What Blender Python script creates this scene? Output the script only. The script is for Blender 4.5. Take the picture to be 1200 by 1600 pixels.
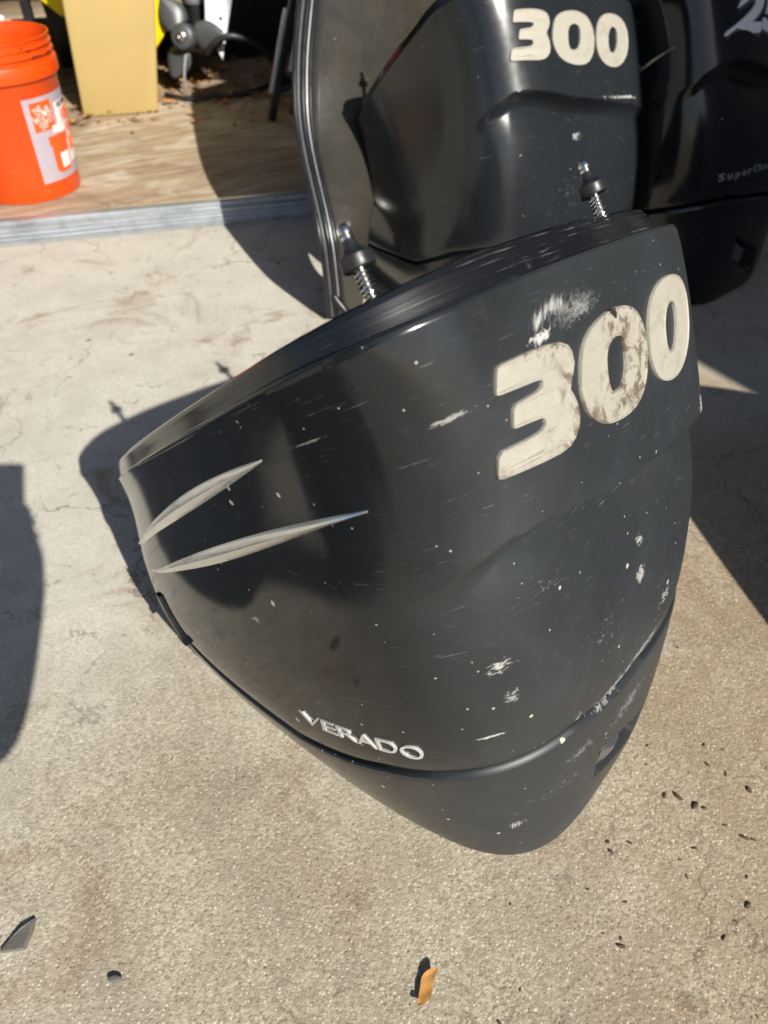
import bpy, bmesh, math, random
import numpy as np
from mathutils import Vector, Matrix
from mathutils.geometry import tessellate_polygon

for o in list(bpy.data.objects):
    bpy.data.objects.remove(o)
scene = bpy.context.scene
C = scene.collection
R = math.radians
random.seed(7)

# ------------------------------------------------------------------ camera
CAM_H, PITCH = 0.83, 44.0
cd = bpy.data.cameras.new("camera")
cam = bpy.data.objects.new("camera", cd)
C.objects.link(cam)
cam.location = (0, 0, CAM_H)
cam.rotation_euler = (R(90 - PITCH), 0, 0)
cd.sensor_fit = 'HORIZONTAL'
cd.sensor_width = 36.0
cd.lens = 36.0 * 1150 / 1200
cd.clip_start = 0.02
cd.clip_end = 400
cd.dof.use_dof = True
cd.dof.focus_distance = 0.62
cd.dof.aperture_fstop = 9.0
scene.camera = cam
cy = scene.cycles
cy.max_bounces = 5; cy.diffuse_bounces = 2; cy.glossy_bounces = 3; cy.transmission_bounces = 2
cy.caustics_reflective = False; cy.caustics_refractive = False
scene.render.resolution_x, scene.render.resolution_y = 768, 1024

# ------------------------------------------------------------------ sky, sun, exposure
SUN_AZ, SUN_EL = R(146.3), R(35.9)       # azimuth clockwise from +Y
w = bpy.data.worlds.new("World")
scene.world = w
w.use_nodes = True
nt = w.node_tree
nt.nodes.clear()
sky = nt.nodes.new('ShaderNodeTexSky')
sky.sky_type = 'NISHITA'
sky.sun_disc = False
sky.sun_elevation = SUN_EL
sky.sun_rotation = SUN_AZ
bg = nt.nodes.new('ShaderNodeBackground')
bg.inputs[1].default_value = 0.07
wo = nt.nodes.new('ShaderNodeOutputWorld')
nt.links.new(sky.outputs[0], bg.inputs[0])
nt.links.new(bg.outputs[0], wo.inputs[0])
sl = bpy.data.lights.new("sun", 'SUN')
sl.energy = 4.6
sl.angle = R(0.53)
sl.color = (1.0, 0.95, 0.87)
so = bpy.data.objects.new("sun", sl)
C.objects.link(so)
sd = Vector((math.cos(SUN_EL) * math.sin(SUN_AZ), math.cos(SUN_EL) * math.cos(SUN_AZ), math.sin(SUN_EL)))
so.location = sd * 20
so.rotation_euler = sd.to_track_quat('Z', 'Y').to_euler()
vs = scene.view_settings
vs.view_transform = 'Standard'
vs.look = 'None'
vs.exposure = 0.6
vs.gamma = 1.0
vs.use_curve_mapping = False

# ------------------------------------------------------------------ helpers
def tag(o, label=None, cat=None, group=None, kind=None):
    if label: o['label'] = label
    if cat: o['category'] = cat
    if group: o['group'] = group
    if kind: o['kind'] = kind
    return o

def empty(name, loc=(0, 0, 0), rz=0.0):
    o = bpy.data.objects.new(name, None)
    o.empty_display_size = 0.1
    C.objects.link(o)
    o.location = loc
    o.rotation_euler = (0, 0, rz)
    return o

def mk(name, verts, faces, mat, parent=None, smooth=True, uv=None, sharp=None):
    me = bpy.data.meshes.new(name)
    me.from_pydata([tuple(map(float, v)) for v in verts], [], faces)
    me.validate()
    bm = bmesh.new(); bm.from_mesh(me)
    bmesh.ops.recalc_face_normals(bm, faces=bm.faces)
    bm.to_mesh(me); bm.free()
    if uv is not None:
        l = me.uv_layers.new(name="UVMap")
        for lp in me.loops:
            l.data[lp.index].uv = uv[lp.vertex_index]
    if smooth:
        me.polygons.foreach_set('use_smooth', [True] * len(me.polygons))
        if sharp is not None:
            me.set_sharp_from_angle(angle=R(sharp))
    o = bpy.data.objects.new(name, me)
    C.objects.link(o)
    if mat: me.materials.append(mat)
    if parent: o.parent = parent
    return o

def from_bm(name, bm, mat, parent=None, smooth=False, sharp=35):
    me = bpy.data.meshes.new(name)
    bmesh.ops.recalc_face_normals(bm, faces=bm.faces)
    bm.to_mesh(me); bm.free()
    if smooth:
        me.polygons.foreach_set('use_smooth', [True] * len(me.polygons))
        me.set_sharp_from_angle(angle=R(sharp))
    o = bpy.data.objects.new(name, me)
    C.objects.link(o)
    if mat: me.materials.append(mat)
    if parent: o.parent = parent
    return o

def bm_box(bm, lo, hi, M=None, bev=0.0):
    r = bmesh.ops.create_cube(bm, size=1.0)
    lo, hi = Vector(lo), Vector(hi)
    for v in r['verts']:
        v.co = Vector(((v.co.x + .5) * (hi.x - lo.x) + lo.x, (v.co.y + .5) * (hi.y - lo.y) + lo.y, (v.co.z + .5) * (hi.z - lo.z) + lo.z))
    if bev:
        es = {e for v in r['verts'] for e in v.link_edges}
        g = bmesh.ops.bevel(bm, geom=list(es), offset=bev, segments=2, affect='EDGES', profile=.5)
        vs_ = {v for f in g['faces'] for v in f.verts} | set(v for v in r['verts'] if v.is_valid)
    else:
        vs_ = set(r['verts'])
    if M is not None:
        for v in vs_: v.co = M @ v.co
    return vs_

def lathe(name, prof, mat, parent=None, seg=48, M=None, sharp=40, closed=True):
    """prof: list of (radius, height)"""
    vs_, fs = [], []
    n = len(prof)
    for k in range(seg):
        a = 2 * math.pi * k / seg
        for r, h in prof:
            p = Vector((r * math.cos(a), r * math.sin(a), h))
            vs_.append(M @ p if M else p)
    for k in range(seg):
        k2 = (k + 1) % seg
        for i in range(n - 1):
            fs.append((k * n + i, k2 * n + i, k2 * n + i + 1, k * n + i + 1))
    if prof[0][0] > 1e-6 and closed: fs.append([k * n for k in range(seg)])
    if prof[-1][0] > 1e-6 and closed: fs.append([k * n + n - 1 for k in range(seg)])
    return mk(name, vs_, fs, mat, parent, sharp=sharp)

def tube(name, pts, rad, mat, parent=None, seg=10, cyc=False):
    pts = [Vector(p) for p in pts]
    rads = rad if isinstance(rad, (list, tuple)) else [rad] * len(pts)
    vs_, fs = [], []
    prev = None
    for i, p in enumerate(pts):
        t = (pts[min(i + 1, len(pts) - 1)] - pts[max(i - 1, 0)]).normalized()
        ref = prev if prev is not None else (Vector((0, 0, 1)) if abs(t.z) < .9 else Vector((1, 0, 0)))
        b = (ref - t * ref.dot(t)).normalized()
        prev = b
        c_ = t.cross(b)
        for k in range(seg):
            a = 2 * math.pi * k / seg
            vs_.append(p + (b * math.cos(a) + c_ * math.sin(a)) * rads[i])
    for i in range(len(pts) - 1):
        for k in range(seg):
            k2 = (k + 1) % seg
            fs.append((i * seg + k, i * seg + k2, (i + 1) * seg + k2, (i + 1) * seg + k))
    fs.append(list(range(seg))[::-1])
    fs.append([(len(pts) - 1) * seg + k for k in range(seg)])
    return mk(name, vs_, fs, mat, parent, sharp=50)

def spline(pts, n=40):
    pts = [np.array(p, float) for p in pts]
    P = [2 * pts[0] - pts[1]] + pts + [2 * pts[-1] - pts[-2]]
    out = []
    m = len(pts) - 1
    for k in range(n):
        x = k / (n - 1) * m
        i = min(int(x), m - 1); t = x - i
        a, b, c_, d = P[i], P[i + 1], P[i + 2], P[i + 3]
        out.append(.5 * ((2 * b) + (-a + c_) * t + (2 * a - 5 * b + 4 * c_ - d) * t * t + (-a + 3 * b - 3 * c_ + d) * t ** 3))
    return out

# ------------------------------------------------------------------ materials
class NT:
    def __init__(s, name):
        s.m = bpy.data.materials.new(name)
        s.m.use_nodes = True
        s.t = s.m.node_tree
        s.b = s.t.nodes['Principled BSDF']
        s.o = s.t.nodes['Material Output']
    def n(s, typ, **kw):
        nd = s.t.nodes.new('ShaderNode' + typ)
        ins = kw.pop('ins', {})
        for k, v in kw.items(): setattr(nd, k, v)
        for k, v in ins.items():
            s.set(nd.inputs[k], v)
        return nd
    def set(s, sock, v):
        if hasattr(v, 'is_output') or isinstance(v, bpy.types.NodeSocket):
            s.t.links.new(v, sock)
        else:
            if sock.type == 'RGBA' and len(v) == 3: v = (*v, 1)
            sock.default_value = v
    def P(s, **kw):
        for k, v in kw.items(): s.set(s.b.inputs[k.replace('_', ' ')], v)
        return s
    def coord(s, which='Object', scale=None, rot=None, loc=None):
        c_ = s.n('TexCoord').outputs[which]
        if scale or rot or loc:
            mp = s.n('Mapping', ins={'Vector': c_})
            if scale: mp.inputs['Scale'].default_value = scale
            if rot: mp.inputs['Rotation'].default_value = rot
            if loc: mp.inputs['Location'].default_value = loc
            return mp.outputs[0]
        return c_
    def noise(s, vec, scale, detail=4, rough=.55, dist=0.0, out='Fac'):
        return s.n('TexNoise', ins={'Vector': vec, 'Scale': scale, 'Detail': detail, 'Roughness': rough, 'Distortion': dist}).outputs[out]
    def vor(s, vec, scale, feature='F1', out='Distance', rnd=1.0):
        return s.n('TexVoronoi', feature=feature, ins={'Vector': vec, 'Scale': scale, 'Randomness': rnd}).outputs[out]
    def vor2(s, vec, scale):
        nd = s.n('TexVoronoi', feature='F1', ins={'Vector': vec, 'Scale': scale})
        return nd.outputs['Distance'], s.n('SeparateColor', ins={'Color': nd.outputs['Color']}).outputs[0]
    def ramp(s, fac, stops, interp='LINEAR'):
        r = s.n('ValToRGB', ins={'Fac': fac})
        e = r.color_ramp.elements
        r.color_ramp.interpolation = interp
        while len(e) < len(stops): e.new(.5)
        for el, (p, c_) in zip(e, stops):
            el.position = p
            el.color = (*c_, 1) if isinstance(c_, tuple) else (c_, c_, c_, 1)
        return r.outputs[0]
    def mix(s, fac, a, b, blend='MIX'):
        m = s.n('Mix', data_type='RGBA', blend_type=blend)
        s.set(m.inputs[0], fac); s.set(m.inputs[6], a); s.set(m.inputs[7], b)
        return m.outputs[2]
    def math(s, op, a, b=0.0, clamp=False):
        m = s.n('Math', operation=op, use_clamp=clamp)
        s.set(m.inputs[0], a); s.set(m.inputs[1], b)
        return m.outputs[0]
    def rng(s, v, a, b, c_=0.0, d=1.0, smooth=True):
        m = s.n('MapRange', interpolation_type='SMOOTHSTEP' if smooth else 'LINEAR')
        for i, x in enumerate((v, a, b, c_, d)): s.set(m.inputs[i], x)
        return m.outputs[0]
    def bump(s, h, strength=.3, dist=.002, prev=None):
        b = s.n('Bump', ins={'Height': h, 'Strength': strength, 'Distance': dist})
        if prev is not None: s.set(b.inputs['Normal'], prev)
        s.set(s.b.inputs['Normal'], b.outputs[0])
        return b.outputs[0]

def simple(name, col, rough=.5, metal=0.0, var=.12, nscale=25, bump=.0, **kw):
    t = NT(name)
    v = t.coord('Object')
    f = t.noise(v, nscale, 5, .6)
    t.P(Base_Color=t.mix(f, tuple(max(0, c_ * (1 - var)) for c_ in col), tuple(min(1, c_ * (1 + var)) for c_ in col)),
        Roughness=t.rng(f, .3, .7, max(.02, rough - .08), min(1, rough + .08)), Metallic=metal, **kw)
    if bump: t.bump(t.noise(v, nscale * 8, 4), bump, .001)
    return t.m

def concrete():
    t = NT('concrete')
    v = t.coord('Object')
    big = t.noise(v, 1.7, 5, .6, .4)
    mid = t.noise(v, 9, 6, .65, .3)
    fine = t.noise(v, 120, 4, .7)
    agd, agv = t.vor2(v, 290)
    base = t.ramp(big, [(.3, (.325, .283, .215)), (.5, (.405, .362, .283)), (.72, (.485, .442, .36))])
    # the slab is walked dirty along the apron and cleaner towards the trailer
    yy = t.n('SeparateXYZ', ins={'Vector': v}).outputs[1]
    xx = t.n('SeparateXYZ', ins={'Vector': v}).outputs[0]
    cln = t.rng(t.math('ADD', t.math('SUBTRACT', yy, t.math('MULTIPLY', xx, .35)), t.math('MULTIPLY', t.math('SUBTRACT', big, .5), 1.4)), .25, 1.0)
    base = t.mix(t.math('MULTIPLY', cln, .75), base, (.60, .582, .515))
    base = t.mix(t.math('MULTIPLY', t.rng(mid, .35, .75), t.rng(cln, 0, 1, 1, .45)), base, t.mix(.6, base, (.23, .19, .14)), 'MIX')
    # brownish leaf stains
    st = t.noise(v, 4.2, 6, .7, 1.2)
    base = t.mix(t.math('MULTIPLY', t.rng(st, .52, .68), .65), base, (.25, .165, .095))
    base = t.mix(t.math('MULTIPLY', t.rng(t.math('ADD', xx, t.math('MULTIPLY', mid, .5)), .35, .75), .5), base, (.30, .215, .13))
    st2 = t.noise(v, 16, 5, .7, .8)
    base = t.mix(t.math('MULTIPLY', t.rng(st2, .54, .78, 0, .5), t.rng(cln, 0, 1, 1, .35)), base, (.20, .175, .14))
    # exposed sand grains
    gn = t.noise(v, 240, 3, .6)
    agv = t.math('ADD', t.math('MULTIPLY', agv, .6), t.math('MULTIPLY', t.rng(gn, .25, .75, 0, 1, False), .4))
    g1 = t.mix(t.rng(agv, .15, .85, 0, 1, False), (.62, .585, .52), (1.28, 1.265, 1.22))
    base = t.mix(t.math('MULTIPLY', t.rng(mid, .75, .3, .35, 1.0), t.rng(cln, 0, 1, .95, .35)), base, g1, 'MULTIPLY')
    rawg = t.n('SeparateColor', ins={'Color': agd.node.outputs['Color']}).outputs[1]
    lit = t.math('MULTIPLY', t.rng(agd, .45, .2), t.rng(rawg, .80, .86))
    base = t.mix(t.math('MULTIPLY', lit, t.rng(cln, 0, 1, .6, .25)), base, (.72, .68, .58))
    pit = t.math('MULTIPLY', t.rng(agd, .42, .2), t.rng(rawg, .13, .08))
    base = t.mix(t.math('MULTIPLY', pit, t.rng(cln, 0, 1, .75, .3)), base, (.12, .10, .075))
    ws, wv = t.vor2(v, 55)
    wm = t.math('MULTIPLY', t.rng(t.math('ADD', ws, t.math('MULTIPLY', gn, .25)), .30, .20), t.rng(wv, .95, .97, 0, .6))
    base = t.mix(wm, base, (.66, .63, .56))
    ds, dv = t.vor2(v, 19)
    dm = t.math('MULTIPLY', t.rng(t.math('ADD', ds, t.math('MULTIPLY', fine, .12)), .22, .12), t.rng(dv, .955, .97))
    base = t.mix(t.math('MULTIPLY', dm, .85), base, (.09, .065, .045))
    # hairline cracks
    wob = t.n('VectorMath', operation='ADD', ins={0: v, 1: t.n('VectorMath', operation='SCALE', ins={0: t.noise(v, 14, 4, .6, out='Color'), 'Scale': .12}).outputs[0]}).outputs[0]
    cr = t.vor(wob, 2.6, 'DISTANCE_TO_EDGE')
    cm = t.math('MULTIPLY', t.rng(cr, .007, .001), t.rng(t.noise(v, 3.1, 3), .44, .56))
    base = t.mix(t.math('MULTIPLY', cm, .6), base, (.10, .085, .065))
    cr2 = t.vor(wob, 7.5, 'DISTANCE_TO_EDGE')
    cm2 = t.math('MULTIPLY', t.rng(cr2, .022, .004), t.rng(st2, .50, .60, 0, .45))
    base = t.mix(cm2, base, (.13, .11, .085))
    t.P(Base_Color=base, Roughness=.88, Specular_IOR_Level=.25)
    h = t.math('ADD', t.math('MULTIPLY', t.rng(agd, .0, .6), -.45), t.math('MULTIPLY', gn, 1.6))
    t.bump(h, t.rng(cln, 0, 1, .48, .2), .0016)
    return t.m

def paint(name, gloss_only=False, dusty=0.0, variant='a'):
    """black cowl paint: glossy along the sides, chalked and scuffed on the rear; UV = (angle round the shell, height fraction)"""
    t = NT(name)
    uv = t.coord('UV'); v = t.coord('Object')
    sp = t.n('SeparateXYZ', ins={'Vector': uv})
    u, s = sp.outputs[0], sp.outputs[1]
    cl = t.noise(v, 7, 5, .6, .5)
    fi = t.noise(v, 60, 5, .65)
    wob = t.math('ADD', u, t.math('MULTIPLY', t.math('SUBTRACT', cl, .5), .25))
    if gloss_only:
        chalk = t.math('MULTIPLY', cl, .35)
    else:
        chalk = t.math('MULTIPLY', t.rng(wob, 1.9, 2.6), t.rng(wob, 4.7, 4.0))
        chalk = t.math('ADD', chalk, t.rng(s, .40, .18, 0, .35), True)
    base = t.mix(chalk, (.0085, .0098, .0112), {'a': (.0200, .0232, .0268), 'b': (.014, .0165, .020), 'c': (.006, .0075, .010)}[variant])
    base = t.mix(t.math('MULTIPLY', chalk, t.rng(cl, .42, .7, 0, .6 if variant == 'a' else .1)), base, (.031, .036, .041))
    rough = t.rng(chalk, 0, 1, .085, .47 if variant == 'a' else .24, False)
    if variant == 'b': rough = t.math('MAXIMUM', rough, .2)
    rough = t.math('ADD', rough, t.math('MULTIPLY', t.math('SUBTRACT', fi, .5), .12))
    if not gloss_only:
        def sn(sx, sy, sc_, dist=.6):
            m3 = t.n('Mapping', ins={'Vector': uv}); m3.inputs['Scale'].default_value = (sx, sy, 1)
            return t.noise(m3.outputs[0], sc_, 4, .75, dist)
        NZ = {'h': sn(1.2, 6.5, 30), 'v': sn(3.6, .8, 40), 'i': sn(1, 2.6, 34)}
        def spot(u0, s0, ru, rs, th, kind, soft=.15):
            d = t.n('VectorMath', operation='MULTIPLY_ADD', ins={0: uv, 1: (1 / ru, 1 / rs, 0), 2: (-u0 / ru, -s0 / rs, 0)}).outputs[0]
            d = t.n('VectorMath', operation='LENGTH', ins={0: d}).outputs['Value']
            f_ = t.math('MULTIPLY_ADD', d, -.35)
            t.set(f_.node.inputs[2], NZ[kind])
            lim = t.rng(d, 1.0, .8)
            return t.math('MULTIPLY', t.rng(f_, th - .18, th - .18 + soft), lim)
        marks = [  # u, s, ru, rs, threshold, streak direction, strength
            (2.68, .940, .27, .030, .46, 'i', .13), (2.72, .938, .22, .022, .52, 'h', .30), (2.49, .925, .075, .018, .48, 'i', .95), (2.58, .948, .12, .02, .55, 'v', .5),
            (2.53, .954, .12, .020, .52, 'v', .6), (2.47, .945, .06, .02, .5, 'v', .8),
            (2.217, .880, .085, .0048, .44, 'h', .5), (3.144, .486, .05, .021, .44, 'i', .6),
            (2.411, .529, .075, .022, .52, 'h', .8), (2.442, .471, .05, .03, .56, 'h', .65),
            (2.955, .322, .22, .022, .47, 'h', .6), (3.2, .33, .25, .012, .46, 'h', .45), (2.6, .335, .3, .006, .44, 'h', .3), (3.1, .24, .35, .05, .58, 'h', .4), (2.75, .26, .2, .03, .58, 'h', .35), (2.384, .407, .06, .0038, .42, 'h', .85),
            (3.165, .540, .05, .016, .5, 'h', .75), (2.72, .341, .04, .02, .5, 'i', .5),
            (1.829, .913, .09, .0025, .42, 'h', .35), (1.551, .583, .05, .013, .52, 'i', .5),
            (2.49, .148, .07, .022, .54, 'v', .75), (3.375, .385, .12, .03, .55, 'h', .6),
            (2.85, .46, .55, .20, .72, 'h', .45), (2.6, .60, .5, .1, .72, 'h', .35), (2.7, .2, .5, .1, .70, 'h', .4),
            (3.78, .66, .10, .05, .5, 'h', .8)]
        if variant == 'b':      # chips along the step and the far corner
            marks = [(3.55, .682, .38, .009, .50, 'i', .95), (3.95, .70, .06, .10, .52, 'i', .95), (3.05, .585, .09, .02, .52, 'i', .8), (2.62, .30, .10, .05, .58, 'v', .4), (2.9, .45, .8, .25, .72, 'h', .3)]
        if variant == 'c': marks = []
        for (u0, s0, ru, rs, th, kd, amt) in marks:
            f_ = spot(u0, s0, ru, rs, th, kd)
            base = t.mix(t.math('MULTIPLY', f_, amt * .85), base, (.50, .495, .475))
            rough = t.math('ADD', rough, t.math('MULTIPLY', f_, .3), True)
        gr = t.math('MULTIPLY', spot(2.40, .700, .22, .015, .40, 'i', .2), .4)
        base = t.mix(gr, base, (.035, .028, .024))
    # bird-lime and paint specks
    for sc_, th, amt in (((52, .89, .7), (130, .89, .5)) if variant == 'a' and not gloss_only else ((90, .97, .4),)):
        vd, vc = t.vor2(v, sc_)
        m_ = t.math('MULTIPLY', t.rng(t.math('ADD', vd, t.math('MULTIPLY', t.math('SUBTRACT', fi, .5), .3)), t.math('MULTIPLY', vc, .15), t.math('MULTIPLY', vc, .10)), t.rng(vc, th, th + .01))
        base = t.mix(t.math('MULTIPLY', m_, amt), base, (.58, .55, .45))
    # fine random scratches
    for k, (rz_, sx) in enumerate(((.5, 1), (-.7, 1.3))):
        m3 = t.n('Mapping', ins={'Vector': uv}); m3.inputs['Rotation'].default_value = (0, 0, rz_); m3.inputs['Scale'].default_value = (5, 420, 1)
        f_ = t.math('MULTIPLY', t.rng(t.noise(m3.outputs[0], 1.0 * sx, 2, .5), .66, .74), t.rng(fi, .48, .60))
        base = t.mix(t.math('MULTIPLY', f_, .2), base, (.4, .4, .39))
    if dusty:
        d_ = t.rng(t.noise(v, 9, 6, .7, .8), .3, .75, dusty * .55, dusty)
        base = t.mix(d_, base, (.20, .165, .105))
        rough = t.math('ADD', rough, t.math('MULTIPLY', d_, .25), True)
    t.P(Base_Color=base, Roughness=rough, Specular_IOR_Level=.5)
    hb = t.bump(fi, .03, .0008)
    t.bump(t.noise(v, 5, 3), .10, .004, hb)
    return t.m

def lip_mat():
    t = NT('lip_plastic')
    uv = t.coord('UV', scale=(2.2, 900, 1)); v = t.coord('Object')
    st = t.noise(uv, 1, 4, .7)
    f = t.noise(v, 30, 4, .6)
    ux = t.n('SeparateXYZ', ins={'Vector': t.coord('UV')}).outputs[0]
    worn = t.rng(ux, 1.5, 2.1)
    base = t.mix(t.math('MULTIPLY', t.math('MULTIPLY', t.rng(st, .56, .72), worn), t.rng(f, .40, .60, 0, .5)), (.006, .007, .009), (.30, .29, .27))
    base = t.mix(t.math('MULTIPLY', t.rng(t.noise(v, 26, 6, .75, .6), .62, .74, 0, .5), worn), base, (.12, .10, .08))
    t.P(Base_Color=base, Roughness=t.math('ADD', t.rng(st, .3, .75, .08, .16), t.math('MULTIPLY', worn, .17)))
    t.bump(st, .10, .0005)
    return t.m

def badge_mat(name, crusty):
    t = NT(name)
    v = t.coord('Object')
    n1 = t.noise(v, 52, 8, .8, 1.2); n2 = t.noise(v, 160, 4, .7); n0 = t.noise(v, 11, 4, .6, .5)
    base = t.mix(n2, (.32, .30, .25), (.38, .36, .305))
    crust = t.math('MULTIPLY', t.rng(n1, .47, .56), t.rng(n0, .50 - .1 * crusty, .62 - .1 * crusty, 0, min(1, .25 + crusty)))
    base = t.mix(t.math('MULTIPLY', crust, .85), base, (.10, .068, .042))
    base = t.mix(t.math('MULTIPLY', t.rng(n1, .42, .30), .35), base, (.47, .45, .39))
    t.P(Base_Color=base, Roughness=.55)
    nb = t.bump(n1, .15 + .5 * crusty, .0022)
    t.bump(n2, .25, .0008, nb)
    return t.m

def plywood():
    t = NT('plywood')
    v = t.coord('Object', rot=(0, 0, R(-14)))
    m3 = t.n('Mapping', ins={'Vector': v}); m3.inputs['Scale'].default_value = (1.6, 24, 1)
    gr = t.noise(m3.outputs[0], 2.0, 7, .7, .7)
    bl = t.noise(v, 3.2, 6, .65, .8)
    base = t.ramp(gr, [(.25, (.13, .088, .05)), (.43, (.31, .22, .135)), (.6, (.45, .35, .23)), (.8, (.60, .51, .38))])
    base = t.mix(t.rng(bl, .5, .72, 0, .75), base, (.16, .11, .07))
    pm = t.n('Mapping', ins={'Vector': v}); pm.inputs['Scale'].default_value = (1, 2.6, 1)
    base = t.mix(t.rng(t.noise(pm.outputs[0], 3.2, 6, .7, .8), .47, .66, 0, .8), base, (.58, .51, .40))
    base = t.mix(t.rng(t.noise(pm.outputs[0], 7.0, 6, .75, 1.0), .56, .72, 0, .7), base, (.13, .09, .06))
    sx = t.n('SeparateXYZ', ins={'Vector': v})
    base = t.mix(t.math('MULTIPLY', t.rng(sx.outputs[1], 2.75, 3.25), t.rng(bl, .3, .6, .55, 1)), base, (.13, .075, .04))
    t.P(Base_Color=base, Roughness=.8)
    t.bump(gr, .5, .003)
    return t.m

def aluminium(name='aluminium', col=(.47, .50, .52), rough=.38):
    t = NT(name)
    v = t.coord('Object')
    m3 = t.n('Mapping', ins={'Vector': v}); m3.inputs['Scale'].default_value = (4, 90, 90); m3.inputs['Rotation'].default_value = (0, 0, R(-14))
    n1 = t.noise(m3.outputs[0], 1, 5, .7); n2 = t.noise(v, 14, 6, .7, .5)
    base = t.mix(t.rng(n2, .45, .7, 0, .6), col, tuple(c_ * .55 for c_ in col))
    t.P(Base_Color=base, Metallic=.75, Roughness=t.rng(n1, .3, .7, rough - .06, rough + .14))
    t.bump(n1, .12, .001)
    return t.m

M_CONC = concrete()
M_PAINT = paint('cowl_paint')
M_PAINT2 = paint('cowl_paint_dark', gloss_only=True)
M_DUSTY = paint('dusty_black_plastic', gloss_only=True, dusty=.20)
M_LIP = lip_mat()
M_BADGE = badge_mat('badge_cream_blistered', 1.0)
M_BADGE_CLEAN = badge_mat('badge_cream', 0.0)
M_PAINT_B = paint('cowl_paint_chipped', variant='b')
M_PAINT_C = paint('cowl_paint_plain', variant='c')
M_SILVER = simple('silver_badge', (.58, .58, .56), .5, .3, .15, 90)
M_CLAW = simple('brushed_trim', (.72, .72, .71), .24, .9, .08, 30)
M_STEEL = simple('stainless_steel', (.60, .59, .56), .25, 1.0, .15, 120)
M_RUBBER = simple('black_rubber', (.016, .017, .019), .42, 0, .3, 60, .15)
M_DARK = simple('dark_plastic', (.010, .0105, .0115), .35, 0, .3, 30, .1)
M_GREYPL = simple('grey_handle_plastic', (.075, .08, .085), .4, 0, .2, 60)
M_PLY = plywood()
M_ALU = aluminium()
M_ALU2 = aluminium('weathered_aluminium', (.50, .50, .53), .45)
M_ORANGE = simple('orange_plastic', (.72, .068, .003), .34, 0, .07, 18, .05, Subsurface_Weight=.05, Subsurface_Radius=(.02, .006, .002))
def bucket_mat():
    t = NT('orange_plastic'); v = t.coord('Object')
    n1 = t.noise(v, 14, 6, .7, .6); n2 = t.noise(v, 70, 5, .7)
    m3 = t.n('Mapping', ins={'Vector': v}); m3.inputs['Scale'].default_value = (25, 25, 160)
    sc_ = t.math('MULTIPLY', t.rng(t.noise(m3.outputs[0], 1, 3, .6), .64, .74), t.rng(n1, .45, .6))
    base = t.mix(n1, (.62, .055, .002), (.74, .075, .004))
    base = t.mix(t.math('MULTIPLY', sc_, .35), base, (.80, .30, .14))
    base = t.mix(t.rng(n2, .63, .72, 0, .5), base, (.35, .04, .006))
    t.P(Base_Color=base, Roughness=t.rng(n2, .3, .7, .3, .5))
    return t.m
M_ORANGE = bucket_mat()
M_GRIME = simple('dark_grime', (.12, .03, .01), .7, 0, .4, 60)
M_LABEL = simple('printed_label', (.40, .345, .39), .5, 0, .16, 45)
M_INK_O = simple('orange_ink', (.80, .10, .015), .5, 0, .1, 60)
M_INK_W = simple('white_ink', (.80, .74, .72), .5, 0, .08, 60)
M_INK_K = simple('black_ink', (.03, .025, .025), .5, 0, .2, 60)
M_FOAM = simple('tan_foam', (.43, .31, .115), .75, 0, .10, 7, .3)
M_YELLOW = simple('yellow_plastic', (.72, .55, .0), .35, 0, .08, 12)
M_WHITE = simple('white_paint', (.80, .82, .85), .35, 0, .1, 25)
M_GREY = simple('grey_plastic', (.06, .063, .067), .4, 0, .25, 22)
M_BARK = simple('seed_husk', (.085, .05, .03), .8, 0, .5, 90, .4)
M_LEAF = simple('dry_leaf', (.42, .21, .075), .65, 0, .4, 60, .3)
M_LEAFO = simple('orange_leaf', (.36, .175, .04), .8, 0, .25, 50, .3)
M_STONE = simple('grey_stone', (.13, .12, .105), .85, 0, .4, 90, .6)
M_WALL = simple('trailer_panel', (.055, .056, .06), .6, 0, .25, 6)
M_SHED = simple('shed_metal', (.34, .33, .30), .5, .2, .15, 3)

# ------------------------------------------------------------------ the setting
g = mk('ground', [(-60, -60, 0), (60, -60, 0), (60, 60, 0), (-60, 60, 0)], [(0, 1, 2, 3)], M_CONC, smooth=False)
tag(g, kind='structure')

# ------------------------------------------------------------------ engine cowl: one shell shape, used for every cowl of this make
# each level: rear edge, widest station, nose, half width, rear and nose corner exponents (metres; +a is the nose, +q one flank)
PLANE = (.6023, .8396, -.1856)           # rim plane z = c - k a - m q
LVL = np.array([[-.1452, .0849, .5733, .1807, 3.5508, 2.5528], [-.1198, .1211, .5749, .2484, 3.1834, 2.1927],
                [-.0604, .1351, .5902, .2339, 3.995, 2.1652], [-.0142, .1077, .6282, .2452, 2.6263, 1.9333]])
SLV = (0, .4, .75, 1.)
NRIM = np.array([PLANE[1], PLANE[2], 1.0]); NRIM /= np.linalg.norm(NRIM)

def sstep(x, a, b):
    t = np.clip((x - a) / (b - a), 0, 1)
    return t * t * (3 - 2 * t)

def shell(u, s):
    u = np.asarray(u, float); s = np.asarray(s, float)
    p = 0
    for i in range(4):
        wgt = 1.
        for j in range(4):
            if j != i: wgt = wgt * (s - SLV[j]) / (SLV[i] - SLV[j])
        p = p + np.asarray(wgt)[..., None] * LVL[i]
    aR, aM, aN, W, nR, nF = [p[..., i] for i in range(6)]
    co, si = np.cos(u), np.sin(u)
    rear = co < 0
    n = np.where(rear, nR, nF); A = np.where(rear, aM - aR, aN - aM)
    r = ((np.abs(co) / A) ** n + (np.abs(si) / W) ** n) ** (-1 / n)
    a = aM + r * co; q = r * si
    return np.stack([a, q, s * (PLANE[0] - PLANE[1] * a - PLANE[2] * q)], -1)

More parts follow.
